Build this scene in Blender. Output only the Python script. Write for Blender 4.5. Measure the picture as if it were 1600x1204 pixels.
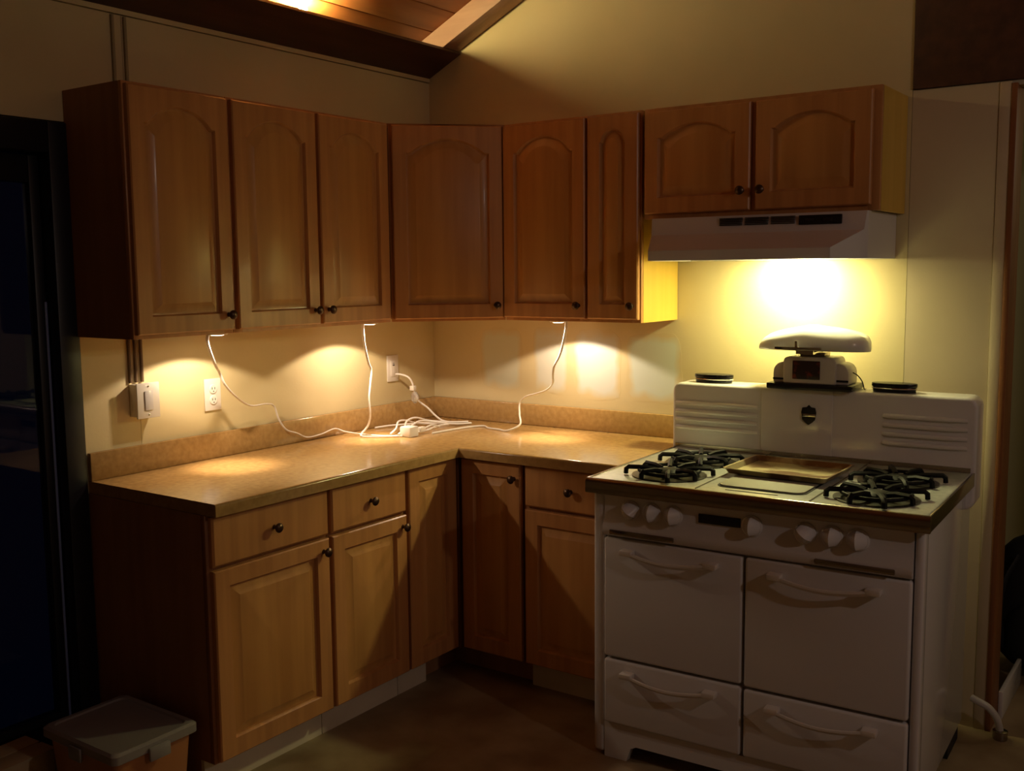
import bpy, bmesh, math, random
from mathutils import Vector, Matrix, Euler
random.seed(7)
for o in list(bpy.data.objects): bpy.data.objects.remove(o)
scn = bpy.context.scene
COL = scn.collection
PI = math.pi

# ------------------------------------------------------------------ camera
cam_d = bpy.data.cameras.new('camera')
cam = bpy.data.objects.new('camera', cam_d); COL.objects.link(cam)
YAW, PIT, ROL, F = -0.6127, -0.1114, -0.0097, 1612.46
fw = Vector((math.sin(YAW)*math.cos(PIT), math.cos(YAW)*math.cos(PIT), math.sin(PIT)))
rt = Vector((math.cos(YAW), -math.sin(YAW), 0)); up = rt.cross(fw)
rt, up = rt*math.cos(ROL)+up*math.sin(ROL), -rt*math.sin(ROL)+up*math.cos(ROL)
m = Matrix((rt, up, -fw)).transposed().to_4x4(); m.translation = Vector((3.0427, -3.7008, 1.5857))
cam.matrix_world = m
cam_d.sensor_fit = 'HORIZONTAL'; cam_d.sensor_width = 36; cam_d.lens = F*36/1600
cam_d.clip_start = .02; cam_d.clip_end = 100
scn.camera = cam

# ------------------------------------------------------------------ world, lights, exposure
w = bpy.data.worlds.new('world'); scn.world = w; w.use_nodes = True
w.node_tree.nodes['Background'].inputs[0].default_value = (.05, .10, .38, 1)
w.node_tree.nodes['Background'].inputs[1].default_value = .006
vs = scn.view_settings
vs.view_transform = 'Standard'; vs.look = 'None'; vs.gamma = 1; vs.use_curve_mapping = False
vs.exposure = 0.0

def lamp(name, kind, loc, power, color, parent=None, **kw):
    d = bpy.data.lights.new(name, kind); d.energy = power; d.color = color
    for k, v in kw.items(): setattr(d, k, v)
    o = bpy.data.objects.new(name, d); COL.objects.link(o); o.location = loc
    if parent: o.parent = parent
    return o
# lamp of the room, high up to the right of the photographer
lamp('room_lamp_light', 'POINT', (4.5, -1.85, 2.3), 21, (1.0, .79, .69), shadow_soft_size=.035)
# powers of the fixtures that are built below
PUCK_WIDE, PUCK_CORE, HOOD_W, SOFFIT_W = 10.0, 28.0, 9.0, 17.0
PUCK_COL = (1.0, .78, .56); HOOD_COL = (1.0, .93, .42); SOFFIT_COL = (1.0, .80, .38)

# ------------------------------------------------------------------ materials
def mat(name, col, rough=.5, metal=0, col2=None, scale=(6,6,6), bump=0, detail=4, emit=None, estr=0,
        trans=0, coat=0, contrast=(.35,.65), spec=.5, bscale=None, ior=1.45):
    mt = bpy.data.materials.new(name); mt.use_nodes = True
    nt = mt.node_tree; b = nt.nodes['Principled BSDF']
    b.inputs['Base Color'].default_value = (*col, 1)
    b.inputs['Roughness'].default_value = rough; b.inputs['Metallic'].default_value = metal
    b.inputs['Specular IOR Level'].default_value = spec
    b.inputs['Transmission Weight'].default_value = trans; b.inputs['IOR'].default_value = ior
    b.inputs['Coat Weight'].default_value = coat; b.inputs['Coat Roughness'].default_value = .12
    if emit: b.inputs['Emission Color'].default_value = (*emit, 1); b.inputs['Emission Strength'].default_value = estr
    if col2 or bump:
        tc = nt.nodes.new('ShaderNodeTexCoord'); mp = nt.nodes.new('ShaderNodeMapping')
        mp.inputs['Scale'].default_value = scale
        nt.links.new(tc.outputs['Object'], mp.inputs[0])
        n = nt.nodes.new('ShaderNodeTexNoise'); n.inputs['Scale'].default_value = 1; n.inputs['Detail'].default_value = detail
        nt.links.new(mp.outputs[0], n.inputs['Vector'])
        if col2:
            r = nt.nodes.new('ShaderNodeValToRGB')
            r.color_ramp.elements[0].position, r.color_ramp.elements[1].position = contrast
            r.color_ramp.elements[0].color = (*col, 1); r.color_ramp.elements[1].color = (*col2, 1)
            nt.links.new(n.outputs[0], r.inputs[0]); nt.links.new(r.outputs[0], b.inputs['Base Color'])
        if bump:
            n2 = n
            if bscale:
                n2 = nt.nodes.new('ShaderNodeTexNoise'); n2.inputs['Scale'].default_value = bscale
                nt.links.new(tc.outputs['Object'], n2.inputs['Vector'])
            bp = nt.nodes.new('ShaderNodeBump'); bp.inputs['Strength'].default_value = bump; bp.inputs['Distance'].default_value = .002
            nt.links.new(n2.outputs[0], bp.inputs['Height']); nt.links.new(bp.outputs[0], b.inputs['Normal'])
    return mt
M = {}
M['wall'] = mat('wall_paint', (.60,.50,.27), .7, col2=(.66,.56,.32), scale=(2,2,2), bump=.15, bscale=90)
M['wall_side'] = mat('wall_paint_pale', (.54,.45,.30), .7, col2=(.60,.50,.34), scale=(2,2,2), bump=.15, bscale=90)
M['patch'] = mat('primer_patch', (.60,.66,.58), .8, col2=(.70,.74,.66), scale=(9,9,9))
M['patch2'] = mat('primer_patch_thin', (.56,.52,.34), .8, col2=(.60,.60,.44), scale=(9,9,9))
M['wood'] = mat('maple_honey', (.44,.20,.070), .38, col2=(.55,.265,.095), scale=(26,26,1.6), bump=.05, coat=.08)
M['wood_panel'] = mat('maple_panel', (.45,.21,.065), .38, col2=(.56,.28,.09), scale=(18,18,1.2), bump=.05, coat=.08)
M['wood_side_lit'] = mat('maple_side_lit', (.62,.40,.06), .45, col2=(.68,.45,.08), scale=(20,20,1.4), bump=.04)  # light maple, with the yellow of the hood light put into its colour
M['wood_end_dark'] = mat('cabinet_end_dark', (.30,.14,.06), .5, col2=(.36,.18,.08), scale=(20,20,1.4), bump=.04)  # darker cabinet wood: shade of the unlit ends is put into the colour
M['dark_wood'] = mat('dark_stained_wood', (.055,.020,.012), .55, col2=(.085,.032,.018), scale=(20,2,20), bump=.1)
M['rafter'] = mat('rafter_wood', (.42,.25,.17), .6, col2=(.50,.31,.21), scale=(3,20,20), bump=.1)
M['plank'] = mat('ceiling_plank_wood', (.38,.14,.035), .45, col2=(.50,.20,.055), scale=(18,1.2,18), bump=.1)
M['casing'] = mat('door_casing_wood', (.20,.075,.025), .5, col2=(.27,.105,.035), scale=(20,20,1.5), bump=.05)
M['counter'] = mat('laminate_stone', (.33,.195,.07), .17, col2=(.44,.27,.10), scale=(48,48,48), bump=.02, detail=8, contrast=(.3,.7))
M['kick'] = mat('toe_kick_board', (.60,.52,.40), .6, col2=(.68,.60,.47), scale=(5,5,5))
M['bronze'] = mat('antique_bronze', (.09,.055,.035), .35, .9)
M['white_pl'] = mat('white_plastic', (.78,.74,.66), .35)
M['cord'] = mat('white_cord', (.82,.78,.72), .4)
M['enamel'] = mat('white_enamel', (.68,.66,.66), .16, coat=.5)
M['enamel_top'] = mat('grey_speckled_enamel', (.50,.52,.48), .2, col2=(.58,.60,.55), scale=(60,60,60), coat=.4)
M['chrome'] = mat('chrome', (.72,.68,.62), .12, 1)
M['chrome_soft'] = mat('satin_chrome', (.80,.76,.72), .3, .35)
M['chrome_dk'] = mat('worn_chrome', (.34,.29,.24), .2, 1)
M['iron'] = mat('cast_iron', (.010,.010,.010), .5, spec=.15)
M['burnerpan'] = mat('burner_pan_metal', (.10,.095,.08), .3, .8)
M['black'] = mat('black_enamel', (.012,.011,.012), .25)
M['gap'] = mat('dark_gap', (.012,.008,.006), .8)
M['blackcloth'] = mat('black_nylon', (.008,.009,.012), .7, bump=.3, scale=(60,60,60))
M['hood'] = mat('hood_white_metal', (.62,.60,.60), .35)
M['grille'] = mat('grille_slots', (.10,.085,.05), .6)
M['floor'] = mat('vinyl_floor', (.20,.135,.07), .45, col2=(.33,.25,.15), scale=(5,5,5), detail=6, bump=.03)
M['glass'] = mat('door_glass', (1,1,1), .02, trans=1, ior=1.45)
M['frame'] = mat('black_door_frame', (.008,.008,.012), .4)
M['strip'] = mat('blue_grey_weatherstrip', (.16,.21,.42), .5)
M['tray'] = mat('baking_sheet_metal', (.50,.42,.24), .35, .5, col2=(.16,.085,.035), scale=(5,7,5), contrast=(.46,.54))
M['griddle'] = mat('griddle_metal', (.36,.35,.27), .6, 0, spec=.3)
M['lens'] = mat('lamp_lens', (1,1,1), .3, emit=PUCK_COL, estr=14)
M['hoodlens'] = mat('hood_lens', (1,1,1), .3, emit=HOOD_COL, estr=14)
M['bulb'] = mat('bulb_glow', (1,1,1), .3, emit=SOFFIT_COL, estr=SOFFIT_W/(PI*.0036))
M['dial'] = mat('scale_dial', (.035,.02,.018), .2, col2=(.22,.03,.02), scale=(30,30,30), contrast=(.55,.7))
M['scalebody'] = mat('scale_enamel', (.52,.47,.42), .3)
M['lid'] = mat('bin_lid_plastic', (.24,.22,.22), .35)
M['tub'] = mat('bin_clear_plastic', (.62,.26,.10), .25, trans=.35)
M['orange'] = mat('orange_content', (.45,.12,.03), .6, col2=(.30,.08,.03), scale=(12,12,12))
M['pale'] = mat('pale_cardboard', (.42,.34,.20), .8, col2=(.50,.41,.26), scale=(8,8,8))
M['clear'] = mat('clear_plastic', (.95,.95,.95), .08, trans=.85, ior=1.45)
M['hose'] = mat('translucent_hose', (.72,.70,.68), .3, trans=.35)
M['cable'] = mat('brown_cable', (.16,.10,.05), .5)
M['cable2'] = mat('painted_cable', (.36,.29,.15), .6)
M['hall'] = mat('hall_wall_paint', (.55,.50,.28), .7)

# ------------------------------------------------------------------ mesh helpers
def BM(): return bmesh.new()
def box(bm, x0,x1,y0,y1,z0,z1, bev=0, seg=2):
    r = bmesh.ops.create_cube(bm, size=1)
    vs_ = r['verts']
    for v in vs_:
        v.co = Vector(((x0+x1)/2+v.co.x*(x1-x0), (y0+y1)/2+v.co.y*(y1-y0), (z0+z1)/2+v.co.z*(z1-z0)))
    if bev:
        es = list({e for v in vs_ for e in v.link_edges})
        bmesh.ops.bevel(bm, geom=es, offset=bev, segments=seg, affect='EDGES', profile=.5)
    return bm
def tube(bm, pts, r, n=8, flat=1.0, closed=False, smooth=True):
    pts = [Vector(p) for p in pts]
    if smooth and len(pts) > 2: pts = spline(pts, 6)
    rings = []; up_ = Vector((0,0,1)); prev = None
    for i, p in enumerate(pts):
        a = pts[max(i-1,0)]; b = pts[min(i+1,len(pts)-1)]; t = (b-a).normalized()
        if prev is None:
            u = t.orthogonal().normalized()
        else:
            u = (prev - t*prev.dot(t)).normalized()
        prev = u; v = t.cross(u)
        rr = r(i/(len(pts)-1)) if callable(r) else r
        rings.append([bm.verts.new(p+u*math.cos(2*PI*k/n)*rr+v*math.sin(2*PI*k/n)*rr*flat) for k in range(n)])
    for A, B in zip(rings, rings[1:]):
        for k in range(n): bm.faces.new((A[k], A[(k+1)%n], B[(k+1)%n], B[k]))
    bm.faces.new(rings[0][::-1]); bm.faces.new(rings[-1])
    return bm
def spline(P, k):
    out = []
    Q = [P[0]*2-P[1]] + P + [P[-1]*2-P[-2]]
    for i in range(1, len(Q)-2):
        a,b,c,d = Q[i-1],Q[i],Q[i+1],Q[i+2]
        for j in range(k):
            t = j/k
            out.append(.5*((2*b)+(c-a)*t+(2*a-5*b+4*c-d)*t*t+(3*b-a-3*c+d)*t**3))
    out.append(P[-1]); return out
def lathe(bm, prof, c=(0,0,0), axis='z', n=24):
    rings = []
    for r, h in prof:
        ring = []
        for k in range(n):
            a = 2*PI*k/n; x, y = r*math.cos(a), r*math.sin(a)
            p = {'z':(x,y,h), 'y':(x,-h,y), 'x':(h,x,y)}[axis]
            ring.append(bm.verts.new(Vector(c)+Vector(p)))
        rings.append(ring)
    for A, B in zip(rings, rings[1:]):
        for k in range(n): bm.faces.new((A[k], A[(k+1)%n], B[(k+1)%n], B[k]))
    bm.faces.new(rings[0][::-1]); bm.faces.new(rings[-1])
    return bm
def prism(bm, poly, h0, h1, axis='z'):
    """poly in the plane normal to axis; axis y -> (x,z), x -> (y,z)"""
    f = {'z':lambda a,b,h:(a,b,h), 'y':lambda a,b,h:(a,h,b), 'x':lambda a,b,h:(h,a,b)}[axis]
    A = [bm.verts.new(f(a,b,h0)) for a,b in poly]; B = [bm.verts.new(f(a,b,h1)) for a,b in poly]
    n = len(poly)
    for k in range(n): bm.faces.new((A[k], A[(k+1)%n], B[(k+1)%n], B[k]))
    bm.faces.new(A[::-1]); bm.faces.new(B)
    return bm
def bevel_all(bm, off, seg=2, ang=.5):
    bm.normal_update()
    es = [e for e in bm.edges if len(e.link_faces)==2 and e.calc_face_angle(0) > ang]
    bmesh.ops.bevel(bm, geom=es, offset=off, segments=seg, affect='EDGES', profile=.5)
    return bm
def obj(name, bm, mt, parent=None, loc=None, rotz=0, smooth=None):
    bmesh.ops.recalc_face_normals(bm, faces=bm.faces[:])
    me = bpy.data.meshes.new(name); bm.to_mesh(me); bm.free()
    me.materials.append(M[mt] if isinstance(mt, str) else mt)
    for p in me.polygons: p.use_smooth = True
    me.set_sharp_from_angle(angle=math.radians(35 if smooth is None else smooth))
    o = bpy.data.objects.new(name, me); COL.objects.link(o)
    if parent: o.parent = parent
    if loc is not None: o.location = loc
    o.rotation_euler.z = rotz
    return o
def thing(name, label, cat, loc=(0,0,0), rotz=0, group=None):
    o = bpy.data.objects.new(name, None); COL.objects.link(o)
    o.empty_display_size = .1; o.location = loc; o.rotation_euler = (0,0,rotz)
    o['label'] = label; o['category'] = cat
    if group: o['group'] = group
    return o
def struct(name, bm, mt, parent=None, **k):
    o = obj(name, bm, mt, parent, **k)
    if not parent: o['kind'] = 'structure'
    return o
def B(*a, **k): return box(BM(), *a, **k)

# ------------------------------------------------------------------ setting
struct('floor', B(-.15, 6.2, -7.0, 3.0, -.06, 0), 'floor')
# left wall: x = 0; glass door opening for y < -1.80
wl = struct('wall_left', B(-.14, -.012, -1.79, 0.14, 0, 2.62), 'wall')
box_ = BM(); box(box_, -.14, -.012, -7.0, -1.79, 2.06, 2.62)
struct('header_wall', box_, 'wall', wl)
obj('wall_panel', B(-.012, 0, -1.5765, 0, 0, 2.423), 'wall', wl)
obj('wall_panel', prism(BM(), [(-1.578,0),(-1.578,2.423),(-3.6,2.423),(-3.6,2.06),(-1.79,2.06),(-1.79,0)], -.012, 0, 'x'), 'wall', wl)
obj('top_batten', B(-.012, .004, -3.6, 0, 2.427, 2.46, bev=.001), 'wall', wl)
struct('wall_front', B(-.15, 6.2, -7.1, -7.0, 0, 4.2), 'wall_side')
struct('wall_right', B(6.2, 6.3, -7.0, 3.0, 0, 4.2), 'wall_side')
bm = BM(); box(bm, -.14, -.012, -7.0, -3.3, 0, 2.06)
struct('wall_left_far', bm, 'wall')
# back wall: y = 0, ends at x = 2.41 with a doorway to the hall
wb = struct('wall_back', B(0, 2.41, .012, .10, 0, 4.1), 'wall')
bm = BM(); box(bm, 2.41, 3.35, .012, .10, 2.16, 4.1); box(bm, 3.35, 6.2, .012, .10, 0, 4.1)
obj('far_wall_section', bm, 'wall_side', wb)
obj('wall_panel', B(0, 2.1045, 0, .012, 0, 4.1), 'wall', wb)
obj('wall_panel', B(2.106, 2.3745, 0, .012, 0, 2.172), 'wall_side', wb)
obj('corner_trim', B(2.376, 2.412, -.004, .012, 0, 2.172, bev=.001), 'wall_side', wb)
struct('trim_1', B(2.108, 3.4, -.010, .012, 2.176, 3.2, bev=.002), 'dark_wood')
bm = BM(); box(bm, 2.412, 2.43, -.008, .125, 0, 2.165, bev=.002)
struct('door_2', bm, 'casing')
struct('baseboard_hall', B(2.43, 2.446, .12, .5, 0, .10, bev=.004), 'enamel')
lamp('hall_light', 'POINT', (3.6, 1.1, 2.3), 5, (1.0, .85, .55), shadow_soft_size=.06)
# hall behind
struct('wall_hall', B(1.0, 6.2, 1.9, 2.0, 0, 3), 'hall')
struct('ceiling_hall', B(1.0, 6.2, .1, 2.0, 2.5, 2.56), 'hall')

# paint / filler patches on the back wall
def patch(x0,x1,z0,z1,mt,seed):
    r = random.Random(seed); bm = BM(); N = 40
    cx, cz, hx, hz = (x0+x1)/2,(z0+z1)/2,(x1-x0)/2,(z1-z0)/2
    P = []
    for k in range(N):
        a = 2*PI*k/N; c, s = math.cos(a), math.sin(a)
        q = (abs(c)**5+abs(s)**5)**(-1/5)
        q *= 1+r.uniform(-.045,.03)
        P.append((cx+hx*c*q, cz+hz*s*q))
    prism(bm, [(x-cx, z-cz) for x, z in P], -.0004, .001, 'y')
    o = obj('filler_patch', bm, patch_mat(hx, hz, *mt), wb, loc=(cx, 0, cz))
    return o
def patch_mat(hx, hz, col, amount):
    """brushed-on primer that feathers out into the wall paint towards its ragged edge"""
    mt = bpy.data.materials.new('primer_patch'); mt.use_nodes = True; nt = mt.node_tree; b = nt.nodes['Principled BSDF']
    b.inputs['Roughness'].default_value = .75
    N = nt.nodes.new; K = nt.links.new
    tc = N('ShaderNodeTexCoord'); mp = N('ShaderNodeMapping'); mp.inputs['Scale'].default_value = (1/hx, 0, 1/hz)
    K(tc.outputs['Object'], mp.inputs[0])
    nz = N('ShaderNodeTexNoise'); nz.inputs['Scale'].default_value = 9; K(tc.outputs['Object'], nz.inputs['Vector'])
    ab = N('ShaderNodeVectorMath'); ab.operation = 'ABSOLUTE'; K(mp.outputs[0], ab.inputs[0])
    sp = N('ShaderNodeSeparateXYZ'); K(ab.outputs[0], sp.inputs[0])
    mx = N('ShaderNodeMath'); mx.operation = 'SMOOTH_MAX'; mx.inputs[2].default_value = .3; K(sp.outputs[0], mx.inputs[0]); K(sp.outputs[2], mx.inputs[1])
    ad = N('ShaderNodeMath'); ad.operation = 'MULTIPLY_ADD'; ad.inputs[1].default_value = .55; K(nz.outputs[0], ad.inputs[0]); K(mx.outputs[0], ad.inputs[2])
    rp = N('ShaderNodeMapRange'); rp.inputs[1].default_value = 1.0; rp.inputs[2].default_value = 1.22; rp.inputs[3].default_value = amount; rp.inputs[4].default_value = 0
    K(ad.outputs[0], rp.inputs[0])
    mi = N('ShaderNodeMix'); mi.data_type = 'RGBA'; mi.inputs[6].default_value = (.63,.53,.295,1); mi.inputs[7].default_value = (*col,1)
    K(rp.outputs[0], mi.inputs[0]); K(mi.outputs[2], b.inputs['Base Color'])
    return mt
patch(.27,.50,1.055,1.335,((.60,.64,.52),.8),1)['label']='faint thin filler patch'
patch(.555,.735,1.055,1.345,((.62,.63,.55),.85),2)
patch(.76,.99,1.045,1.34,((.62,.64,.58),1.0),3)['label']='bright white filler patch'
patch(1.015,1.262,1.05,1.33,((.60,.66,.58),.95),4)

# ceiling: soffit board, planks, rafters (slope .48)
SL = math.atan(.475)
ce = bpy.data.objects.new('ceiling', None); COL.objects.link(ce); ce['kind'] = 'structure'
def slope_box(bm, s0, s1, y0, y1, t0, t1, bev=0):
    """box laid along the roof slope: s along slope from the wall, t up from the underside"""
    r = box(bm, s0, s1, y0, y1, t0, t1, bev); c, s = math.cos(SL), math.sin(SL)
    for v in r.verts:
        x, z = v.co.x, v.co.z
        v.co.x = x*c - z*s; v.co.z = 2.442 + x*s + z*c
    return r
struct('soffit_board', slope_box(BM(), 0, .203, -7, 0, 0, .014, .001), 'dark_wood', ce)
k = 0; s = -.1
while s < 3.2:
    bm = BM(); slope_box(bm, s, s+.136, -7, .01, .105, .125, .003)
    struct('plank', bm, 'plank', ce); s += .14
for y0 in (-.115, -1.33, -2.55, -3.77, -5.0):
    struct('rafter', slope_box(BM(), .05, 3.3, y0, y0+.113, .016, .104, .003), 'rafter', ce)
bm = BM(); box(bm, 2.8, 6.4, -7, 0.01, 3.86, 3.92)
struct('ceiling_far', bm, 'plank')
bm = BM(); box(bm, -.3, 6.4, -7.1, .15, 4.2, 4.3)
struct('roof_deck', bm, 'dark_wood', ce)
bm = BM(); prism(bm, [(-.3, 2.62),(-.14,2.62),(-.14,4.2),(-.3,4.2)], -7, .1, 'y')
struct('gable_fill', bm, 'dark_wood', ce)

# bare lamp on the soffit
t = thing('soffit_lamp', 'glowing bare bulb lamp lying on the dark soffit board below the plank ceiling', 'lamp', (.10, -.86, 2.508))
bm = BM(); lathe(bm, [(.016,0),(.020,.003),(.020,.010),(.009,.020)], n=16); obj('lamp_base', bm, 'white_pl', t)
bm = BM(); lathe(bm, [(.009,.0205),(.010,.032),(.015,.040),(.018,.052),(.015,.064),(.008,.070)], n=20); obj('bulb', bm, 'bulb', t)

# glass door in the left wall
d1 = bpy.data.objects.new('door_1', None); COL.objects.link(d1); d1['kind']='structure'
bm = BM(); box(bm, -.12, .012, -1.862, -1.792, 0, 2.055, bev=.004); box(bm, -.12, .012, -3.28, -1.862, 1.96, 2.055, bev=.004)
box(bm, -.12, .012, -3.29, -3.22, 0, 1.96, bev=.004); obj('door_frame', bm, 'frame', d1)
bm = BM(); box(bm, -.09, -.045, -1.90, -1.866, .02, 1.955, bev=.004); box(bm, -.09, -.045, -3.2, -1.90, 1.87, 1.955, bev=.004)
box(bm, -.09, -.045, -3.2, -1.90, .02, .16, bev=.004); obj('sash', bm, 'frame', d1)
bm = BM(); box(bm, -.044, -.038, -1.876, -1.868, .05, 1.5, bev=.001); obj('weatherstrip', bm, 'strip', d1)
obj('pane', B(-.07, -.064, -3.2, -1.90, .16, 1.87), 'glass', d1)

# ------------------------------------------------------------------ cabinets
def contour(x0,x1,z0,z1,d,arch,sh=.10):
    """opening outline, 2+2+N points"""
    N = 15; xa, xb, za = x0+d, x1-d, z0+d
    w_ = x1-x0; rise = arch
    zs = z1-rise-d; s_ = min(w_*sh*.5, .02)
    xl, xr = xa+s_, xb-s_; zp = z1-d
    pts = [(xa,za),(xb,za),(xb,zs)]
    cx = (xl+xr)/2; h = zp-zs; half = (xr-xl)/2
    for i in range(N):
        tt = i/(N-1); x = xr+(xl-xr)*tt
        if h > 1e-4:
            R = (half*half+h*h)/(2*h); z = zs + math.sqrt(max(R*R-(x-cx)**2,0))-(R-h)
        else: z = zs
        pts.append((x,z))
    pts.append((xa,zs))
    return pts
def outer(x0,x1,z0,z1,ref,ins=0):
    x0+=ins; x1-=ins; z0+=ins; z1-=ins
    out = [(x0,z0),(x1,z0),(x1,z1)]
    for (x,z) in ref[3:-1]: out.append((min(max(x,x0),x1), z1))
    out.append((x0,z1)); return out
def ringmesh(bm, levels, cap_last=False, cap_first=False):
    R = [[bm.verts.new((x,y,z)) for x,z in pts] for pts,y in levels]
    n = len(R[0])
    for A,B_ in zip(R,R[1:]):
        for k_ in range(n): bm.faces.new((A[k_],A[(k_+1)%n],B_[(k_+1)%n],B_[k_]))
    if cap_last: bm.faces.new(R[-1])
    if cap_first: bm.faces.new(R[0][::-1])
def knob(parent, x, z, y, r=.0155):
    bm = BM(); lathe(bm, [(.008,0),(.006,.004),(.0055,.012),(.012,.017),(r,.021),(r,.025),(.011,.030),(.004,.032)], axis='y', n=16)
    return obj('knob', bm, 'bronze', parent, loc=(x,y,z))
def door(parent, x0, x1, z0, z1, y, arch=0, kn=None, st=.052, name='door'):
    """raised panel door; y = plane of its back, front is at y-.02"""
    w_, h_ = x1-x0, z1-z0; T = .02
    st = min(st, w_*.27)
    ar = arch
    C = lambda d: contour(st, w_-st, st*1.05, h_-st*.95, d, ar)
    ref = C(0)
    bm = BM()
    ringmesh(bm, [(outer(0,w_,0,h_,ref),0),(outer(0,w_,0,h_,ref),-T+.004),(outer(0,w_,0,h_,ref,.004),-T),
                  (ref,-T),(C(.002),-T+.003),(C(.005),-T+.0122),(C(.012),-T+.0135),(C(.012),-.004)], cap_first=True)
    d = obj(name, bm, 'wood', parent, loc=(x0,y,z0), smooth=25)
    bm = BM()
    bev = min(.023, (w_-2*st)*.15)
    ringmesh(bm, [(C(.006),-T+.0132),(C(.013),-T+.0128),(C(.014+bev),-T+.0032),(C(.017+bev),-T+.0024)], cap_last=True)
    ringmesh(bm, [(C(.006),-T+.0132),(C(.006),-.004)], cap_last=True)
    obj('raised_panel', bm, 'wood_panel', d, smooth=20)
    if kn: knob(d, kn[0] if kn[0] >= 0 else w_+kn[0], kn[1] if kn[1] >= 0 else h_+kn[1], -T)
    return d
def arch_rise(w_): return .045 if w_ < .25 else (.044 if w_ > .376 else .058)
def drawer(parent, x0, x1, z0, z1, y):
    w_, h_ = x1-x0, z1-z0
    bm = BM(); ref = contour(.01,w_-.01,.01,h_-.01,0,0)
    ringmesh(bm, [(outer(0,w_,0,h_,ref),0),(outer(0,w_,0,h_,ref),-.013),(outer(0,w_,0,h_,ref,.006),-.019),(contour(.014,w_-.014,.014,h_-.014,0,0),-.02)], cap_last=True, cap_first=True)
    d = obj('drawer', bm, 'wood', parent, loc=(x0,y,z0), smooth=25)
    knob(d, w_/2, h_/2, -.02)
    return d
ZB, ZT = 1.386, 2.155
def upper(name, label, loc, rotz, W, doors, zb=ZB, zt=ZT, D=.305, lmat='wood_end_dark', rmat='wood_end_dark', group='wall cabinets', ff=.018):
    t = thing(name, label, 'cabinet', loc, rotz, group)
    H = zt-zb; e = .0008
    t.location.z = zb
    obj('side_panel', B(e, .016, -D+.018, -.003, 0, H), lmat, t)
    obj('side_panel', B(W-.016, W-e, -D+.018, -.003, 0, H), rmat, t)
    bm = BM(); box(bm, .0165, W-.0165, -D+.018, -.003, .012, .026); box(bm, .0165, W-.0165, -D+.018, -.003, H-.016, H-.001)
    box(bm, .0165, W-.0165, -.009, -.003, .027, H-.017)
    obj('carcass', bm, 'wood_panel', t)
    bm = BM(); box(bm, e, .038, -D-.0, -D+.0175, 0, H, bev=.0015); box(bm, W-.038, W-e, -D, -D+.0175, 0, H, bev=.0015)
    box(bm, .038, W-.038, -D, -D+.0175, 0, .038); box(bm, .038, W-.038, -D, -D+.0175, H-.04, H)
    if len(doors) == 2:
        mid = (doors[0][1]+doors[1][0])/2; box(bm, mid-.03, mid+.03, -D, -D+.0175, .0385, H-.0405)
    obj('face_frame', bm, 'wood', t)
    for (a,b_,kn) in doors:
        door(t, a, b_, ff*.7, H-ff*.5, -D-.001, arch=arch_rise(b_-a), kn=kn)
    return t
LR = PI/2
# left wall (local x runs towards the corner)
upper('wall_cabinet', 'single arched-door wall cabinet at the far left end, beside the dark glass door', (0,-1.801,0), LR, .383, [(.006,.3755,(-.026,.05))])
upper('wall_cabinet', 'double arched-door wall cabinet on the left wall beside the diagonal corner cabinet', (0,-1.418,0), LR, .783, [(.011,.385,(-.026,.05)),(.399,.765,(.026,.05))])
# corner
CC = .628
t = thing('corner_wall_cabinet', 'diagonal corner wall cabinet with a single arched door', 'cabinet', (0,0,ZB), 0, 'wall cabinets')
H = ZT-ZB
P = [(.003,-.003),(.003,-CC),(.305,-CC),(CC,-.305),(CC,-.003)]
obj('bottom_board', prism(BM(), P, .012, .026), 'wood_panel', t); obj('top_board', prism(BM(), P, H-.015, H), 'wood_panel', t)
bm = BM(); box(bm, .003,.305,-CC+.0005,-CC+.014,.027,H-.016); obj('side_panel', bm, 'wood_end_dark', t)
bm = BM(); box(bm, CC-.014,CC-.0005,-.305,-.003,.027,H-.016); obj('side_panel', bm, 'wood_end_dark', t)
dl = math.hypot(CC-.305, CC-.305)
f = thing('x','x','x'); 
bm = BM(); box(bm, 0,.03,0,.018,0,H,bev=.0015); box(bm, dl-.03,dl,0,.018,0,H,bev=.0015); box(bm,.03,dl-.03,0,.018,0,.038); box(bm,.03,dl-.03,0,.018,H-.04,H)
bpy.data.objects.remove(f)
o = obj('face_frame', bm, 'wood', t, loc=(.305,-CC,0)); o.rotation_euler.z = PI/4
dd = door(o, .012, dl-.012, .010, H-.008, -.001, arch=.055, kn=(-.028,.05))
dd.parent = t; dd.matrix_parent_inverse = Matrix()
off = Matrix.Rotation(PI/4,3,'Z') @ Vector((.012,-.001,.010))
dd.location = Vector((.305,-CC,0))+off; dd.rotation_euler.z = PI/4
# right wall
upper('wall_cabinet', 'single arched-door wall cabinet on the back wall, right of the diagonal corner cabinet', (CC+.002,0,0), 0, .385, [(.004,.380,(-.026,.05))])
upper('wall_cabinet', 'narrow arched-door wall cabinet with a bright yellow-lit side, left of the range hood', (1.016,0,0), 0, .226, [(.006,.220,(-.022,.05))], rmat='wood_side_lit')
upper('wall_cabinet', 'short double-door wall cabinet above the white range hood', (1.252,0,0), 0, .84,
      [(.010,.410,(-.026,.065)),(.430,.815,(.024,.065))], zb=1.764, rmat='wood_side_lit', ff=.026)

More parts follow.
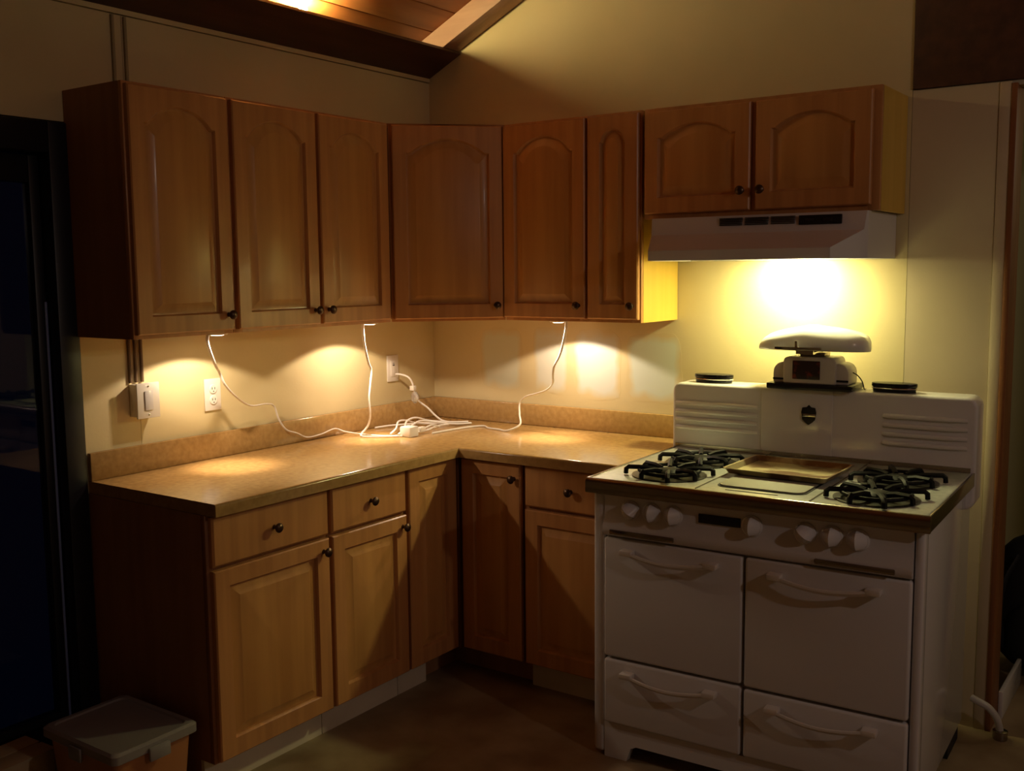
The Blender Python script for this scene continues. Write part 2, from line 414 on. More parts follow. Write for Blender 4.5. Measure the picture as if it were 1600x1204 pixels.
# base cabinets
FZ = .105; TOPZ = .874
def base(label, loc, rotz, W, drawers, doors, endmat='wood_panel', kick=True, name='base_cabinet', D=.585):
    t = thing(name, label, 'cabinet', loc, rotz, 'base cabinets')
    bm = BM(); box(bm, .0008, W-.0008, -D+.018, -.003, FZ, TOPZ); obj('carcass', bm, 'wood_end_dark', t)
    bm = BM(); box(bm, .0008, W-.0008, -D, -D+.0175, FZ, TOPZ, bev=.001); obj('face_frame', bm, 'casing', t)
    if kick: obj('toe_kick', B(.001, W-.001, -.535, -.52, .0, FZ-.001), 'kick', t); 
    obj('plinth', B(.001, W-.001, -.5195, -.003, .0, FZ-.001), 'wood_end_dark', t)
    for a,b_ in drawers: drawer(t, a, b_, .716, .868, -D-.001)
    for a,b_,z1,kn in doors: door(t, a, b_, .112, z1, -D-.001, kn=kn, st=.056)
    return t
base('left-end base cabinet with one wide drawer over a raised-panel door', (0,-1.7885,0), LR, .4935, [(.012,.4875)], [(.012,.4875,.704,(-.028,-.04))])
base('base cabinet with a small drawer over a door, middle of the left run', (0,-1.294,0), LR, .392, [(.008,.386)], [(.008,.386,.704,(-.024,-.04))])
# L corner base cabinet
t = thing('corner_base_cabinet', 'inside-corner base cabinet with two folding raised-panel doors meeting at the corner', 'cabinet', (0,0,0), 0, 'base cabinets')
P = [(.003,-.003),(.003,-.900),(.567,-.900),(.567,-.567),(.900,-.567),(.900,-.003)]
bm = BM(); prism(bm, P, FZ, TOPZ); obj('carcass', bm, 'wood_end_dark', t)
obj('plinth', prism(BM(), [(.003,-.003),(.003,-.9),(.5,-.9),(.5,-.5),(.9,-.5),(.9,-.003)], 0, FZ-.001), 'wood_end_dark', t)
obj('toe_kick', B(.52,.535,-.9,-.735,0,FZ-.001), 'kick', t)
fr = BM(); box(fr, .568,.585,-.9,-.605,FZ,TOPZ); box(fr,.605,.9,-.585,-.568,FZ,TOPZ); box(fr,.568,.6045,-.6045,-.568,FZ,TOPZ); obj('face_frame', fr, 'casing', t)
d_ = door(t, 0, .280, .112, .868, 0, st=.056); d_.rotation_euler.z = PI/2; d_.location = (.586,-.893,.112)
d_ = door(t, .622, .902-.004, .112, .868, -.586, kn=(-.026,-.055), st=.056)
base('base cabinet with a drawer over a door, tucked between the corner and the stove', (.902,0,0), 0, .425, [(.016,.420)], [(.016,.420,.704,(-.03,-.04))], kick=True)

# countertop
t = thing('countertop', 'L-shaped tan laminate countertop with a short backsplash', 'countertop', (0,0,0))
P = [(.002,-.002),(.002,-1.785),(.635,-1.785),(.635,-.635),(1.326,-.635),(1.326,-.002)]
bm = BM(); prism(bm, P, .8755, .914)
bm.normal_update()
es = [e for e in bm.edges if all(abs(v.co.z-.914)<1e-4 for v in e.verts) and (all(abs(v.co.x-.635)<1e-4 for v in e.verts) or all(abs(v.co.y+.635)<1e-4 for v in e.verts))]
bmesh.ops.bevel(bm, geom=es, offset=.009, segments=4, affect='EDGES', profile=.5)
obj('worktop', bm, 'counter', t, smooth=50)
bm = BM(); prism(bm, [(.002,-.002),(.002,-1.785),(.021,-1.785),(.021,-.021),(1.326,-.021),(1.326,-.002)], .9145, 1.0065)
bevel_all(bm, .003, 2, .8); obj('backsplash', bm, 'counter', t)

# under-cabinet puck lights with their cords
def puck(label, x, y, cord, aim=(0,0), core=1.0):
    t = thing('puck_light', label, 'lamp', (x,y,1.376), 0, 'under-cabinet puck lights')
    bm = BM(); lathe(bm, [(.036,.021),(.036,.004),(.033,0),(.026,0),(.026,.003)], n=28); obj('housing', bm, 'white_pl', t)
    bm = BM(); lathe(bm, [(.025,.001),(.022,-.0015),(.010,-.003)], n=24); obj('lens', bm, 'lens', t)
    bm = BM(); tube(bm, [(a-x,b-y,c-1.376) for a,b,c in cord], lambda q: .0056-.0016*min(q*2.5,1), n=8, flat=.7); obj('cord', bm, 'cord', t)
    l = lamp('puck_wide', 'SPOT', (0,0,-.008), PUCK_WIDE, PUCK_COL, t, spot_size=math.radians(138), spot_blend=.15, shadow_soft_size=.012)
    l2 = lamp('puck_core', 'SPOT', (0,0,-.008), PUCK_CORE*core, PUCK_COL, t, spot_size=math.radians(50), spot_blend=1, shadow_soft_size=.02)
    l2.rotation_euler = (aim[1], aim[0], 0)
    return t
puck('puck light under the leftmost wall cabinet, its cord dangling past the wall outlet', .20, -1.40,
     [(.195,-1.436,1.382),(.185,-1.43,1.345),(.15,-1.375,1.27),(.11,-1.325,1.235),(.10,-1.295,1.19),(.09,-1.24,1.14),(.06,-1.15,1.095),(.045,-1.06,1.09),(.033,-1.01,1.075),(.03,-.985,1.02),(.032,-.95,.975),(.035,-.90,.955),(.03,-.84,.93),(.028,-.76,.932),(.034,-.69,.945),(.06,-.655,.93),(.13,-.62,.920),(.22,-.60,.919),(.27,-.57,.919)], aim=(0,.1))
puck('puck light under the double wall cabinet, its cord hanging almost straight down', .20, -.645,
     [(.198,-.682,1.382),(.19,-.672,1.34),(.18,-.655,1.29),(.17,-.625,1.22),(.168,-.607,1.185),(.168,-.615,1.13),(.168,-.624,1.07),(.168,-.62,1.0),(.150,-.618,.955),(.135,-.640,.925),(.16,-.655,.919),(.23,-.62,.919),(.29,-.565,.919)])
puck('puck light under the back-wall cabinet, its cord curving across the filler patches', .812, -.20,
     [(.85,-.2,1.382),(.848,-.2,1.35),(.838,-.195,1.32),(.822,-.19,1.27),(.808,-.19,1.235),(.785,-.19,1.195),(.773,-.18,1.16),(.765,-.17,1.125),(.735,-.17,1.095),(.68,-.17,1.075),(.63,-.17,1.06),(.60,-.17,1.03),(.605,-.18,.985),(.62,-.20,.945),(.575,-.225,.920),(.52,-.215,.919),(.46,-.205,.919),(.41,-.17,.919),(.375,-.22,.919),(.355,-.33,.919),(.345,-.44,.919)], aim=(0,-.1))

# outlets and switch
def duplex(name, label, y, z, plugged=False):
    t = thing(name, label, 'outlet', (0,y,z), LR)
    obj('cover_plate', B(-.036,.036,-.007,-.0005,-.058,.058,bev=.002), 'white_pl', t)
    if not plugged:
        for s_ in (1,-1):
            bm = BM(); lathe(bm, [(.017,.007),(.017,.0095),(.015,.011)], c=(0,0,s_*.020), axis='y', n=20); f_ = obj('socket', bm, 'white_pl', t)
            bm = BM()
            for xx in (-.006,.006): box(bm, xx-.0012,xx+.0012,-.0116,-.0105,s_*.020-.001,s_*.020+.007)
            box(bm, -.002,.002,-.0116,-.0105,s_*.020-.010,s_*.020-.006)
            obj('slots', bm, 'gap', f_)
    else:
        obj('socket', B(-.017,.017,-.010,-.0072,-.035,.035,bev=.001), 'white_pl', t)
        bm = BM(); box(bm,-.006,.006,-.0112,-.0095,.012,.016); box(bm,-.0045,-.003,-.0112,-.0095,.018,.025); box(bm,.003,.0045,-.0112,-.0095,.018,.025); obj('slots', bm, 'gap', t)
    return t
duplex('wall_outlet', 'white double wall outlet with nothing plugged in, on the left wall', -1.275, 1.146)
duplex('wall_outlet', 'white wall outlet near the corner with a cord plugged in', -.293, 1.16, True)
t = thing('light_switch', 'white surface-mounted light switch box under the leftmost wall cabinet', 'switch', (0,-1.577,1.160), LR)
obj('switch_box', B(-.040,.040,-.042,-.0005,-.055,.055,bev=.002), 'white_pl', t)
obj('cover_plate', B(-.044,.044,-.050,-.0425,-.060,.060,bev=.002), 'white_pl', t)
obj('paddle', B(-.016,.016,-.054,-.0505,-.033,.033,bev=.002), 'enamel', t)
for s_ in (-.048,.048):
    bm = BM(); lathe(bm, [(.003,.050),(.003,.0515),(.001,.052)], c=(0,0,s_), axis='y', n=10); obj('screw', bm, 'chrome', t)
for i,(yy) in enumerate((-1.613,-1.590,-1.567)):
    t = thing('wall_cable', ['left of the three brown cables running down the left wall to the switch','middle of the three brown cables running down the left wall to the switch','right of the three brown cables running down the left wall to the switch'][i], 'cable', (0,yy,1.22), 0, 'cables above the switch')
    bm = BM(); zt_ = 2.42 if i != 1 else 1.4
    tube(bm, [(.006,0,.0),(.006,0,.16)] , .0055, n=8, smooth=False)
    c_ = obj('cable', bm, 'cable', t)
    if i != 1:
        bm = BM(); tube(bm, [(.006,0,.1605),(.006,0,1.20)], .0055, n=8, smooth=False)
        obj('painted_cable', bm, 'cable2', t)['label'] = 'upper stretch painted in the wall colour'

# plug, inline switch and cord bundle on the counter
t = thing('cord_bundle', 'tangled white power cord with plugs lying on the counter near the corner outlet', 'cord', (.30,-.42,.9145))
def rel(P, o=(.30,-.42,.9145)): return [(a-o[0],b-o[1],c-o[2]) for a,b,c in P]
bm = BM(); tube(bm, rel([(.022,-.293,1.135),(.05,-.293,1.135),(.085,-.285,1.125),(.10,-.275,1.10),(.105,-.268,1.06),(.11,-.25,1.02),(.14,-.22,.985),(.17,-.21,.955),(.21,-.20,.930),(.26,-.17,.922),(.30,-.14,.920)]), .0042, n=8); obj('cord', bm, 'cord', t)
def cordseg(P, r=.004):
    bm = BM(); tube(bm, rel(P), r, n=7); obj('cord_loop', bm, 'cord', t)
cordseg([(.31,-.13,.920),(.25,-.20,.921),(.18,-.25,.924),(.14,-.31,.930),(.155,-.38,.950),(.17,-.45,.955),(.20,-.50,.935),(.22,-.56,.920)])
cordseg([(.31,-.15,.928),(.26,-.21,.93),(.20,-.28,.940),(.19,-.36,.962),(.20,-.43,.957),(.235,-.49,.935),(.255,-.55,.920)])
cordseg([(.32,-.14,.921),(.29,-.22,.925),(.24,-.30,.94),(.225,-.37,.952),(.24,-.44,.945),(.26,-.50,.928)])
cordseg([(.30,-.16,.920),(.22,-.22,.922),(.13,-.30,.923),(.07,-.38,.922),(.045,-.46,.920)])
cordseg([(.29,-.19,.922),(.27,-.27,.926),(.29,-.35,.93),(.31,-.43,.928),(.30,-.49,.925)])
bm = BM(); box(bm, -.028,.028,-.14,-.085,0,.042,bev=.005); obj('power_adapter', bm, 'white_pl', t)
bm = BM(); box(bm, -.010,.012,-.055,-.02,.012,.030,bev=.004); tube(bm, [(.0,-.02,.02),(.01,.02,.03),(.02,.06,.02)], .0035, n=6); o=obj('plug', bm, 'white_pl', t)
bm = BM(); box(bm, -.209,-.185,.135,.158,.150,.172,bev=.004); obj('plug_head', bm, 'white_pl', t)
bm = BM(); lathe(bm, [(.006,.095),(.015,.105),(.017,.125),(.012,.142),(.005,.146)], c=(-.190,.150,0), axis='z', n=16); obj('inline_switch', bm, 'clear', t)

# ------------------------------------------------------------------ range hood
t = thing('range_hood', 'white under-cabinet range hood with its light on above the stove', 'range hood', (1.295,0,1.612))
W = .77
bm = BM()
def hexa(bm, a):  # a: 8 corner points bottom 4 then top 4
    v = [bm.verts.new(p) for p in a]
    for f_ in ((0,1,2,3),(7,6,5,4),(0,4,5,1),(1,5,6,2),(2,6,7,3),(3,7,4,0)): bm.faces.new([v[i] for i in f_])
# outer shell with open bottom (ring of walls)
prof_out = [(0,-.003),(0,-.33),(.075,-.50),(W-.065,-.50),(W,-.33),(W,-.003)]
lvl = {0:prof_out, 1:prof_out, 2:[(0,-.003),(0,-.33),(.008,-.345),(W-.008,-.345),(W,-.33),(W,-.003)], 3:[(0,-.003),(0,-.325),(.003,-.332),(W-.003,-.332),(W,-.325),(W,-.003)]}
zs_ = {0:0,1:.034,2:.092,3:.1515}
inner = [(x+(.004 if x<W/2 else -.004), y+.006 if y<-.1 else y-.004) for x,y in prof_out]
rings = [[bm.verts.new((x,y,.026)) for x,y in inner],[bm.verts.new((x,y,0)) for x,y in inner]]
rings += [[bm.verts.new((x,y,zs_[i])) for x,y in lvl[i]] for i in range(4)]
n = 6
for A,B_ in zip(rings,rings[1:]):
    for k_ in range(n): bm.faces.new((A[k_],A[(k_+1)%n],B_[(k_+1)%n],B_[k_]))
bm.faces.new(rings[0]); bm.faces.new(rings[-1])
obj('hood_shell', bm, 'hood', t, smooth=15)
for g in range(3):
    bm = BM(); x0 = .268+g*.092
    for j in range(5): box(bm, x0, x0+.082, -.343, -.335, .118+j*.0055, .121+j*.0055)
    obj('vent_slots', bm, 'gap', t)
bm = BM(); box(bm, .548, .690, -.3455, -.335, .112, .143, bev=.002); o = obj('control_panel', bm, 'black', t)
obj('rocker_switch', B(.57,.60,-.349,-.345,.122,.132,bev=.001), 'gap', o); obj('rocker_switch', B(.63,.66,-.349,-.345,.122,.132,bev=.001), 'gap', o)
obj('light_lens', B(.34,.52,-.15,-.06,.019,.0255,bev=.003), 'hoodlens', t)
l = lamp('hood_light', 'AREA', (.425,-.105,.016), HOOD_W, HOOD_COL, t, shape='RECTANGLE', size=.10, size_y=.05)
lamp('hood_bulb', 'POINT', (.425,-.105,.006), HOOD_W*.35, HOOD_COL, t, shadow_soft_size=.03)

# ------------------------------------------------------------------ stove
SX, SY, ST = 1.352, -.233, .0374
st = thing('stove', 'vintage white enamel gas stove with four oven doors and a tall backguard', 'stove', (SX,SY,0), ST)
W = 1.02; Dp = .655; FY = -Dp
bm = BM(); box(bm, .012, W-.012, FY+.02, .10, .055, .884, bev=.008); obj('stove_body', bm, 'enamel', st)
# side stiles that wrap the front (rounded)
bm = BM(); box(bm, .006, .046, FY-.004, FY+.05, .012, .884, bev=.012, seg=3); obj('side_stile', bm, 'enamel', st)
bm = BM(); box(bm, W-.030, W-.004, FY-.004, FY+.05, .012, .884, bev=.010, seg=3); obj('side_stile', bm, 'enamel', st)
# plinth with arched cutouts
bm = BM(); P = [(.046,0),(.125,0),(.140,.045),(.16,.055),(W-.15,.055),(W-.13,.045),(W-.115,0),(W-.030,0),(W-.030,.118),(.046,.118)]
prism(bm, P, FY-.002, FY+.025, 'y'); obj('base_skirt', bm, 'enamel', st)
obj('rear_foot', B(.02,.10,-.10,.08,0,.054), 'gap', st); obj('rear_foot', B(W-.10,W-.02,-.10,.08,0,.054), 'gap', st)
# control panel (slightly bowed)
bm = BM(); P = [(FY+.02,.744),(FY-.012,.744),(FY-.020,.752),(FY-.020,.775),(FY-.006,.80),(FY-.004,.86),(FY-.012,.884),(FY+.02,.884)]
prism(bm, P, .048, W-.032, 'x'); obj('control_panel', bm, 'enamel', st, smooth=50)
# four doors
def sdoor(nm, x0,x1,z0,z1,hz):
    d = obj(nm, B(x0,x1,FY-.016,FY+.018,z0,z1,bev=.009,seg=3), 'enamel', st)
    cx = (x0+x1)/2; L = .148
    P = [(cx-L+ L*2*i/14, FY-.040-.012*math.sin(PI*i/14), hz-.018*math.sin(PI*i/14)) for i in range(15)]
    h = BM(); tube(h, P, .0065, n=8, flat=1.5, smooth=False)
    for s_ in (-1,1):
        xx = cx+s_*L; box(h, xx-(.012 if s_<0 else .03), xx+(.03 if s_<0 else .012), FY-.052, FY-.0165, hz-.009, hz+.009, bev=.004)
    obj('handle', h, 'chrome_soft', d)
sdoor('oven_door', .050,.511,.346,.738,.702); sdoor('oven_door', .519,.988,.342,.738,.700)
sdoor('lower_door', .050,.511,.122,.338,.302); sdoor('lower_door', .519,.988,.122,.334,.298)
# long chrome slots under the panel
for a,b_ in ((.075,.295),(.725,.945)):
    obj('chrome_trim_bar', B(a,b_,FY-.030,FY-.0205,.752,.768,bev=.004), 'chrome_dk', st)
# knobs
def sknob(x, z, ang, y=FY-.005):
    r = .030; Hh = .030; bm = BM(); N = 28
    lathe(bm, [(.031,0),(.031,.004),(.026,.008)], axis='y', n=24)
    base_ = []; 
    cen = []
    ringb = [bm.verts.new((r*.95*math.cos(2*PI*k_/N), -.008, r*.95*math.sin(2*PI*k_/N))) for k_ in range(N)]
    ringt = []
    for k_ in range(N):
        a = 2*PI*k_/N; xx, zz = r*.9*math.cos(a), r*.9*math.sin(a)
        ringt.append(bm.verts.new((xx, -.010-Hh*(1-abs(xx)/r)**.8, zz)))
    for k_ in range(N): bm.faces.new((ringb[k_],ringb[(k_+1)%N],ringt[(k_+1)%N],ringt[k_]))
    # ridge strip closing the top
    for k_ in range(N//2):
        a, b_, c, d = ringt[(N//4+k_)%N], ringt[(N//4+k_+1)%N], ringt[(N//4-k_-1)%N], ringt[(N//4-k_)%N]
        fs = []
        for v in (a,b_,c,d):
            if v not in fs: fs.append(v)
        if len(fs) >= 3: bm.faces.new(fs)
    # note: strips join left and right halves; the ridge runs along z
    for v in bm.verts:
        c_, s_ = math.cos(ang), math.sin(ang); X, Z = v.co.x, v.co.z
        v.co.x, v.co.z = X*c_-Z*s_, X*s_+Z*c_
    return obj('knob', bm, 'enamel', st, loc=(x,y,z), smooth=20)
def sknob(x, z, ang, y=FY-.005):
    """round skirt with a tall gabled grip; the grip's ridge is vertical at ang=0"""
    bm = BM(); lathe(bm, [(.032,0),(.032,.004),(.028,.007)], axis='y', n=26)
    r, Hh, N = .028, .034, 12
    L, R_, T_ = [], [], []
    for k_ in range(N+1):
        zz = -r+2*r*k_/N; hx = math.sqrt(max(r*r-zz*zz, 1e-8))
        hh = -.006-Hh*(1-.55*(abs(zz)/r)**2.4)
        L.append(bm.verts.new((-hx,-.006,zz))); R_.append(bm.verts.new((hx,-.006,zz))); T_.append(bm.verts.new((0,hh,zz)))
    for k_ in range(N):
        bm.faces.new((L[k_],L[k_+1],T_[k_+1],T_[k_])); bm.faces.new((R_[k_],T_[k_],T_[k_+1],R_[k_+1]))
    bm.faces.new((L[0],T_[0],R_[0])); bm.faces.new((L[N],R_[N],T_[N]))
    c_, s_ = math.cos(ang), math.sin(ang)
    for v in bm.verts:
        X, Z = v.co.x, v.co.z; v.co.x, v.co.z = X*c_-Z*s_, X*s_+Z*c_
    return obj('knob', bm, 'enamel', st, loc=(x,y,z), smooth=22)
for x,a in ((.140,.9),(.213,0),(.284,.05),(.535,0),(.692,.9),(.768,0),(.840,.05)):
    sknob(x, .832, a)
o = obj('dial_plate', B(.368,.500,FY-.010,FY-.003,.822,.850,bev=.002), 'black', st); o['label'] = 'black dial window'
# cooktop
bm = BM(); box(bm, 0, W+.006, FY-.028, .0, .888, .925, bev=.008, seg=3); obj('cooktop', bm, 'enamel_top', st)
bm = BM()
P = [(FY-.034,.880),(FY-.036,.884),(FY-.036,.914),(FY-.031,.922),(FY-.026,.9265),(FY-.018,.9265),(FY-.018,.880)]
prism(bm, P, -.006, W+.012, 'x'); obj('front_trim', bm, 'chrome_dk', st, smooth=50)
bm = BM(); box(bm, -.007, -.0005, FY-.02, .0, .882, .9265, bev=.002); obj('side_trim', bm, 'chrome', st)
bm = BM(); box(bm, W+.0065, W+.013, FY-.02, .0, .882, .9265, bev=.002); obj('side_trim', bm, 'chrome_dk', st)
# raised seams of the three cooktop sections
for x in (.357,.702): obj('section_seam', B(x-.0015,x+.0015,FY-.008,-.02,.925,.9275), 'chrome_dk', st)
def rrect(x0,x1,y0,y1,r,n=5):
    P = []
    for cx,cy,a0 in ((x1-r,y0+r,-PI/2),(x1-r,y1-r,0),(x0+r,y1-r,PI/2),(x0+r,y0+r,PI)):
        for i in range(n+1):
            a = a0+PI/2*i/n; P.append((cx+r*math.cos(a),cy+r*math.sin(a)))
    return P
bm = BM(); prism(bm, rrect(.392,.668,-.600,-.12,.035), .925, .9265); obj('griddle_well', bm, 'gap', st)
bm = BM(); prism(bm, rrect(.398,.662,-.594,-.126,.032), .9262, .931); bevel_all(bm,.0015,2,.8); obj('griddle_cover', bm, 'griddle', st)
obj('griddle_slot', B(.44,.60,-.634,-.629,.925,.9262), 'gap', st)
# burners: pan, head and a star grate each
def burner(cx, cy, rot):
    g = BM(); lathe(g, [(.118,.925),(.120,.928),(.112,.9285),(.085,.9262)], c=(cx,cy,0), n=32); pan = obj('burner_pan', g, 'burnerpan', st)
    g = BM(); lathe(g, [(.020,.927),(.042,.932),(.045,.940),(.036,.946),(.018,.949)], c=(cx,cy,0), n=24); obj('burner_head', g, 'iron', pan)
    g = BM()
    for j in range(8):
        a = rot+j*PI/4; c_, s_ = math.cos(a), math.sin(a)
        r0, r1 = .036, (.138 if j%2==0 else .118)
        pts = [(cx+c_*r0,cy+s_*r0,.944),(cx+c_*r1*.55,cy+s_*r1*.55,.950),(cx+c_*r1*.94,cy+s_*r1*.94,.950),(cx+c_*r1,cy+s_*r1,.943),(cx+c_*(r1+.001),cy+s_*(r1+.001),.928)]
        tube(g, pts, .0085, n=6, flat=.9, smooth=False)
    ring = [(cx+.096*math.cos(2*PI*i/28), cy+.096*math.sin(2*PI*i/28), .942) for i in range(29)]
    tube(g, ring, .006, n=6, smooth=False)
    obj('grate', g, 'iron', st)
burner(.205,-.255,.38); burner(.205,-.515,.38); burner(.855,-.265,.38); burner(.855,-.530,.38)
# backguard
bm = BM()
P = rrect(-.016, W+.014, .80, 1.166, .035, 6)
prism(bm, P, .001, .115, 'y'); bm.normal_update()
es = [e for e in bm.edges if all(abs(v.co.y-.001)<1e-5 for v in e.verts)]
bmesh.ops.bevel(bm, geom=es, offset=.012, segments=4, affect='EDGES', profile=.5)
obj('backguard', bm, 'enamel', st, smooth=50)
bm = BM(); box(bm, .327,.577,-.0035,.0005,.935,1.163,bev=.0015); obj('backguard_centre_panel', bm, 'enamel', st)
for xs in ((.0,.312),(.745,1.006)):
    for z in (1.092,1.062,1.032,1.002):
        bm = BM(); a,b_ = xs
        tube(bm, [(a,.004,z),(a+.02,-.001,z),(b_-.05,-.001,z),(b_,.005,z)], .009, n=10, flat=.75, smooth=False)
        obj('rib', bm, 'enamel', st, smooth=60)
obj('back_gap', B(.0,W,-.006,.0005,.9255,.940), 'chrome_dk', st)
# shield badge on the backguard
bm = BM(); P = [(0,.036),(.008,.028),(.022,.026),(.026,.010),(.022,-.016),(.012,-.026),(0,-.034),(-.012,-.026),(-.022,-.016),(-.026,.010),(-.022,.026),(-.008,.028)]
prism(bm, [(x+.497,z+1.077) for x,z in P], -.0075, -.0036, 'y'); o = obj('badge', bm, 'black', st); o['label'] = 'black shield badge with a chrome band'
obj('badge_band', B(.473,.521,-.0095,-.0072,1.071,1.082,bev=.001), 'chrome', o)
# oval caps on the backguard top
for x in (.125,.765):
    bm = BM(); N = 28
    for (rx,ry,z0,z1) in ((.070,.034,1.1662,1.184),(.074,.037,1.1842,1.197)):
        prism(bm, [(x+rx*math.cos(2*PI*k_/N),.056+ry*math.sin(2*PI*k_/N)) for k_ in range(N)], z0, z1)
    bevel_all(bm, .002, 2, .8)
    o = obj('vent_cap', bm, 'black', st)
    bm = BM(); ring = [(x+.073*math.cos(2*PI*i/N),.056+.036*math.sin(2*PI*i/N),1.180) for i in range(N+1)]
    tube(bm, ring, .0022, n=6, smooth=False); obj('chrome_rim', bm, 'chrome', o)

# ------------------------------------------------------------------ baking sheet on the griddle
def stl(x,y): c,s=math.cos(ST),math.sin(ST); return (SX+x*c-y*s, SY+x*s+y*c)
bx,by = stl(.53,-.315)
t = thing('baking_sheet', 'shallow metal baking sheet lying across the back of the stove griddle', 'tray', (bx,by,.9315), ST-.06)
t.rotation_euler = (.0, 0, ST-.05)
bm = BM(); hx, hy = .165,.135
def rr(ins,z): return [(x,y,z) for x,y in rrect(-hx+ins,hx-ins,-hy+ins,hy-ins,.012,3)]
L = [rr(.010,.003),rr(.0,.019),rr(-.004,.020),rr(-.004,.0215),rr(.003,.0215),rr(.012,.005)]
R = [[bm.verts.new(p) for p in ring] for ring in L]; n = len(R[0])
for A,B_ in zip(R,R[1:]):
    for k_ in range(n): bm.faces.new((A[k_],A[(k_+1)%n],B_[(k_+1)%n],B_[k_]))
bm.faces.new(R[0][::-1]); bm.faces.new(R[-1])
o = obj('sheet_pan', bm, 'tray', t)
bm = BM()
for i in range(2):
    yy = -.05+.1*i; box(bm, -.11,.11,yy-.004,yy+.004,0,.0032)
obj('foot_rib', bm, 'chrome_dk', t)

# ------------------------------------------------------------------ scale on the backguard
bx,by = stl(.497,.045)
t = thing('kitchen_scale', 'old white enamel weighing scale with a wide pan, on top of the stove backguard', 'scale', (bx,by,1.1665), ST)
bm = BM(); box(bm, -.145,.150,-.075,.075,0,.020,bev=.004); o = obj('scale_base', bm, 'black', t)
def stepped(x0,x1,z1,r,y0,y1,mt,name):
    P = [(x0,.0205),(x1,.0205)]
    for i in range(7): a = PI/2*i/6; P.append((x1-r+r*math.cos(a), z1-r+r*math.sin(a)))
    for i in range(7): a = PI/2+PI/2*i/6; P.append((x0+r+r*math.cos(a), z1-r+r*math.sin(a)))
    bm = BM(); prism(bm, P, y0, y1, 'y'); bevel_all(bm, .004, 2, 1.0); return obj(name, bm, mt, t, smooth=50)
stepped(-.128,.132,.092,.035,-.052,.06,'scalebody','side_housing')
hb = stepped(-.088,.092,.112,.016,-.066,.055,'scalebody','dial_housing')
obj('dial_window', B(-.055,.040,-.069,-.0655,.036,.100,bev=.002), 'dial', t)
obj('lower_band', B(-.128,.132,-.0535,-.0515,.030,.037), 'black', hb)
bm = BM(); box(bm, -.040,.046,-.035,.035,.112,.126,bev=.003); obj('neck', bm, 'chrome_dk', t)
bm = BM(); box(bm, -.105,.055,-.114,-.104,.139,.150,bev=.002); box(bm, -.035,-.027,-.112,-.104,.150,.170,bev=.001); box(bm,-.03,.03,-.106,.0,.1262,.1332); box(bm,-.03,.03,-.114,-.106,.1262,.1395); obj('pan_bracket', bm, 'chrome', t)
# pan: a wide deep trough; its outer front wall bulges and the rim humps up in the middle
bm = BM(); HX = .190
us = [-1,-.97,-.93,-.86,-.75,-.62,-.48,-.33,-.18,-.06,.06,.18,.33,.48,.62,.75,.85,.92,.97,1]
hs = [.004,.016,.026,.036,.045,.052,.057,.062,.066,.067,.064,.062,.060,.057,.053,.049,.044,.038,.028,.012]
prof = [(-.030,.0),(-.066,.0),(-.084,.03),(-.094,.16),(-.098,.36),(-.092,.62),(-.072,.86),(-.045,.985),(-.030,1.0),(.0,.93),(.030,.93),(.056,1.0),(.072,.86),(.090,.5),(.088,.14),(.066,.0)]
rings = []
for u, h in zip(us, hs):
    e = (1-abs(u)**5)**.5*.9+.1
    rings.append([bm.verts.new((u*HX, (y+.003)*e-.003, .1335+z*h*1.28)) for y, z in prof])
n = len(prof)
for A,B_ in zip(rings,rings[1:]):
    for k_ in range(n): bm.faces.new((A[k_],A[(k_+1)%n],B_[(k_+1)%n],B_[k_]))
bm.faces.new(rings[0][::-1]); bm.faces.new(rings[-1])
obj('weighing_pan', bm, 'enamel', t, smooth=60)
bm = BM(); tube(bm, [(.133,.0,.060),(.150,.0,.05),(.165,-.0,.03),(.172,.0,.006),(.17,.03,.003)], .0022, n=6); obj('power_cord', bm, 'black', t)

# ------------------------------------------------------------------ floor things
t = thing('storage_bin', 'lidded plastic storage bin with orange contents, on the floor by the cabinet end', 'storage bin', (.395,-1.975,0))
bm = BM()
def ringb(hx,hy,z): return [(x,y,z) for x,y in rrect(-hx,hx,-hy,hy,.02,4)]
L = [ringb(.150,.112,.001),ringb(.168,.128,.235),ringb(.163,.123,.235),ringb(.145,.107,.006)]
R = [[bm.verts.new(p) for p in r_] for r_ in L]; n = len(R[0])
for A,B_ in zip(R,R[1:]):
    for k_ in range(n): bm.faces.new((A[k_],A[(k_+1)%n],B_[(k_+1)%n],B_[k_]))
bm.faces.new(R[0][::-1]); bm.faces.new(R[-1]); obj('tub', bm, 'tub', t)
bm = BM(); L = [ringb(.176,.137,.228),ringb(.182,.143,.232),ringb(.182,.143,.255),ringb(.174,.135,.262),ringb(.160,.120,.262),ringb(.156,.116,.257)]
R = [[bm.verts.new(p) for p in r_] for r_ in L]
for A,B_ in zip(R,R[1:]):
    for k_ in range(n): bm.faces.new((A[k_],A[(k_+1)%n],B_[(k_+1)%n],B_[k_]))
bm.faces.new(R[0][::-1]); bm.faces.new(R[-1]); obj('lid', bm, 'lid', t)
bm = BM(); box(bm, .1825,.193,-.035,.035,.205,.246,bev=.004); obj('latch', bm, 'lid', t)
bm = BM(); box(bm, -.03,.03,-.152,-.1435,.205,.246,bev=.004); obj('latch', bm, 'lid', t)
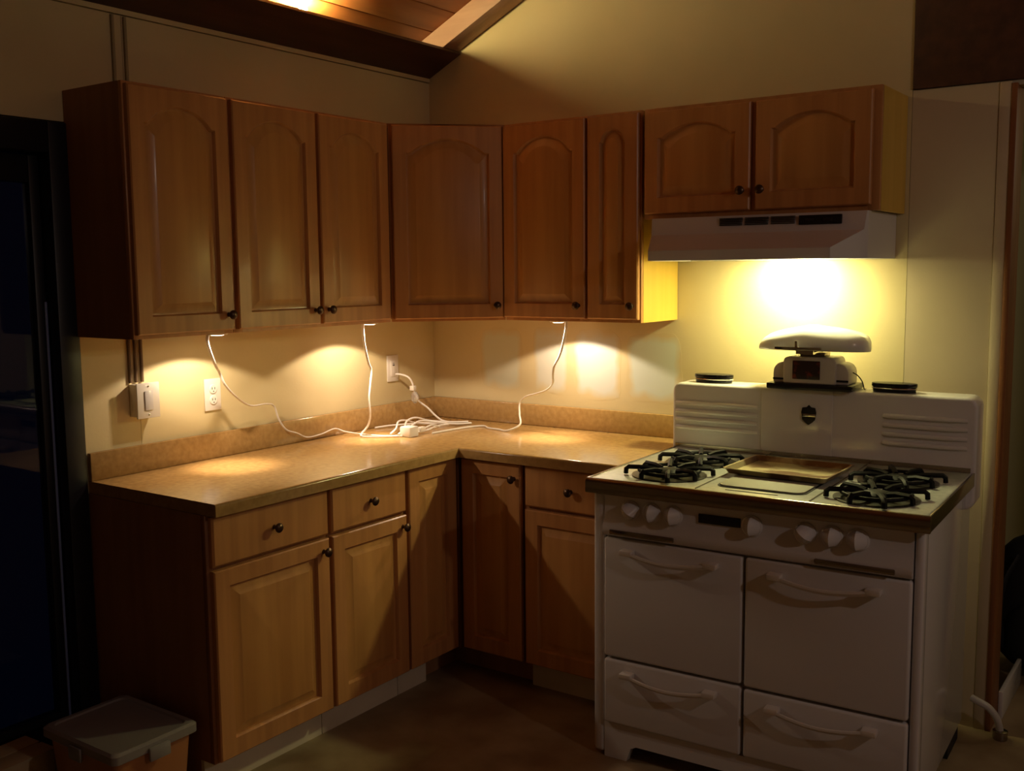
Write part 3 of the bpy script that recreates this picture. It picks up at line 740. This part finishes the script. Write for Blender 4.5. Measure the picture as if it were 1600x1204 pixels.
obj('contents', B(-.138,.138,-.100,.100,.009,.20,bev=.02), 'orange', t)
t = thing('cardboard_box', 'low pale cardboard box on the floor in front of the glass door', 'box', (.105,-2.16,0), .05)
bm = BM(); box(bm, -.075,.075,-.16,.10,.001,.155,bev=.003); obj('carton', bm, 'pale', t)
bm = BM(); box(bm, -.078,-.005,-.163,.103,.1555,.159,bev=.001); o=obj('flap', bm, 'pale', t); bm = BM(); box(bm, .005,.078,-.163,.103,.1555,.159,bev=.001); obj('flap', bm, 'pale', t)

# hose behind the stove
t = thing('drain_hose', 'short translucent white hose curling to the floor beside the stove rear corner', 'hose', (2.40,-.045,0))
bm = BM(); tube(bm, [(-.02,-.03,.135),(-.0,-.035,.13),(.035,-.03,.112),(.060,-.02,.075),(.068,0,.022)], .012, n=14); obj('hose_tube', bm, 'hose', t)
bm = BM(); lathe(bm, [(.022,.0),(.024,.006),(.024,.03),(.016,.034)], c=(.068,0,0), n=20); obj('hose_collar', bm, 'chrome_dk', t)

# black backpack in the hall
t = thing('backpack', 'black backpack with straps standing on the hall floor beyond the doorway', 'backpack', (2.47,.68,0), .2)
def blob(sx,sy,sz,c,n=2.6):
    bm = BM(); r_ = bmesh.ops.create_uvsphere(bm, u_segments=24, v_segments=16, radius=1)
    for v in bm.verts:
        x,y,z = v.co; q = (abs(x)**n+abs(y)**n+abs(z)**n)**(-1/n); v.co = Vector((c[0]+x*q*sx,c[1]+y*q*sy,c[2]+z*q*sz))
    return bm
obj('bag_body', blob(.17,.11,.27,(0,0,.275)), 'blackcloth', t)
obj('front_pocket', blob(.12,.05,.13,(0,-.115,.17)), 'blackcloth', t)
bm = BM(); tube(bm, [(-.08,-.10,.48),(-.13,-.15,.38),(-.14,-.15,.25),(-.12,-.11,.12)], .012, n=8, flat=.4); obj('strap', bm, 'blackcloth', t)
bm = BM(); tube(bm, [(-.04,0,.535),(-.03,0,.58),(.03,0,.58),(.04,0,.535)], .009, n=8); obj('grab_handle', bm, 'blackcloth', t)
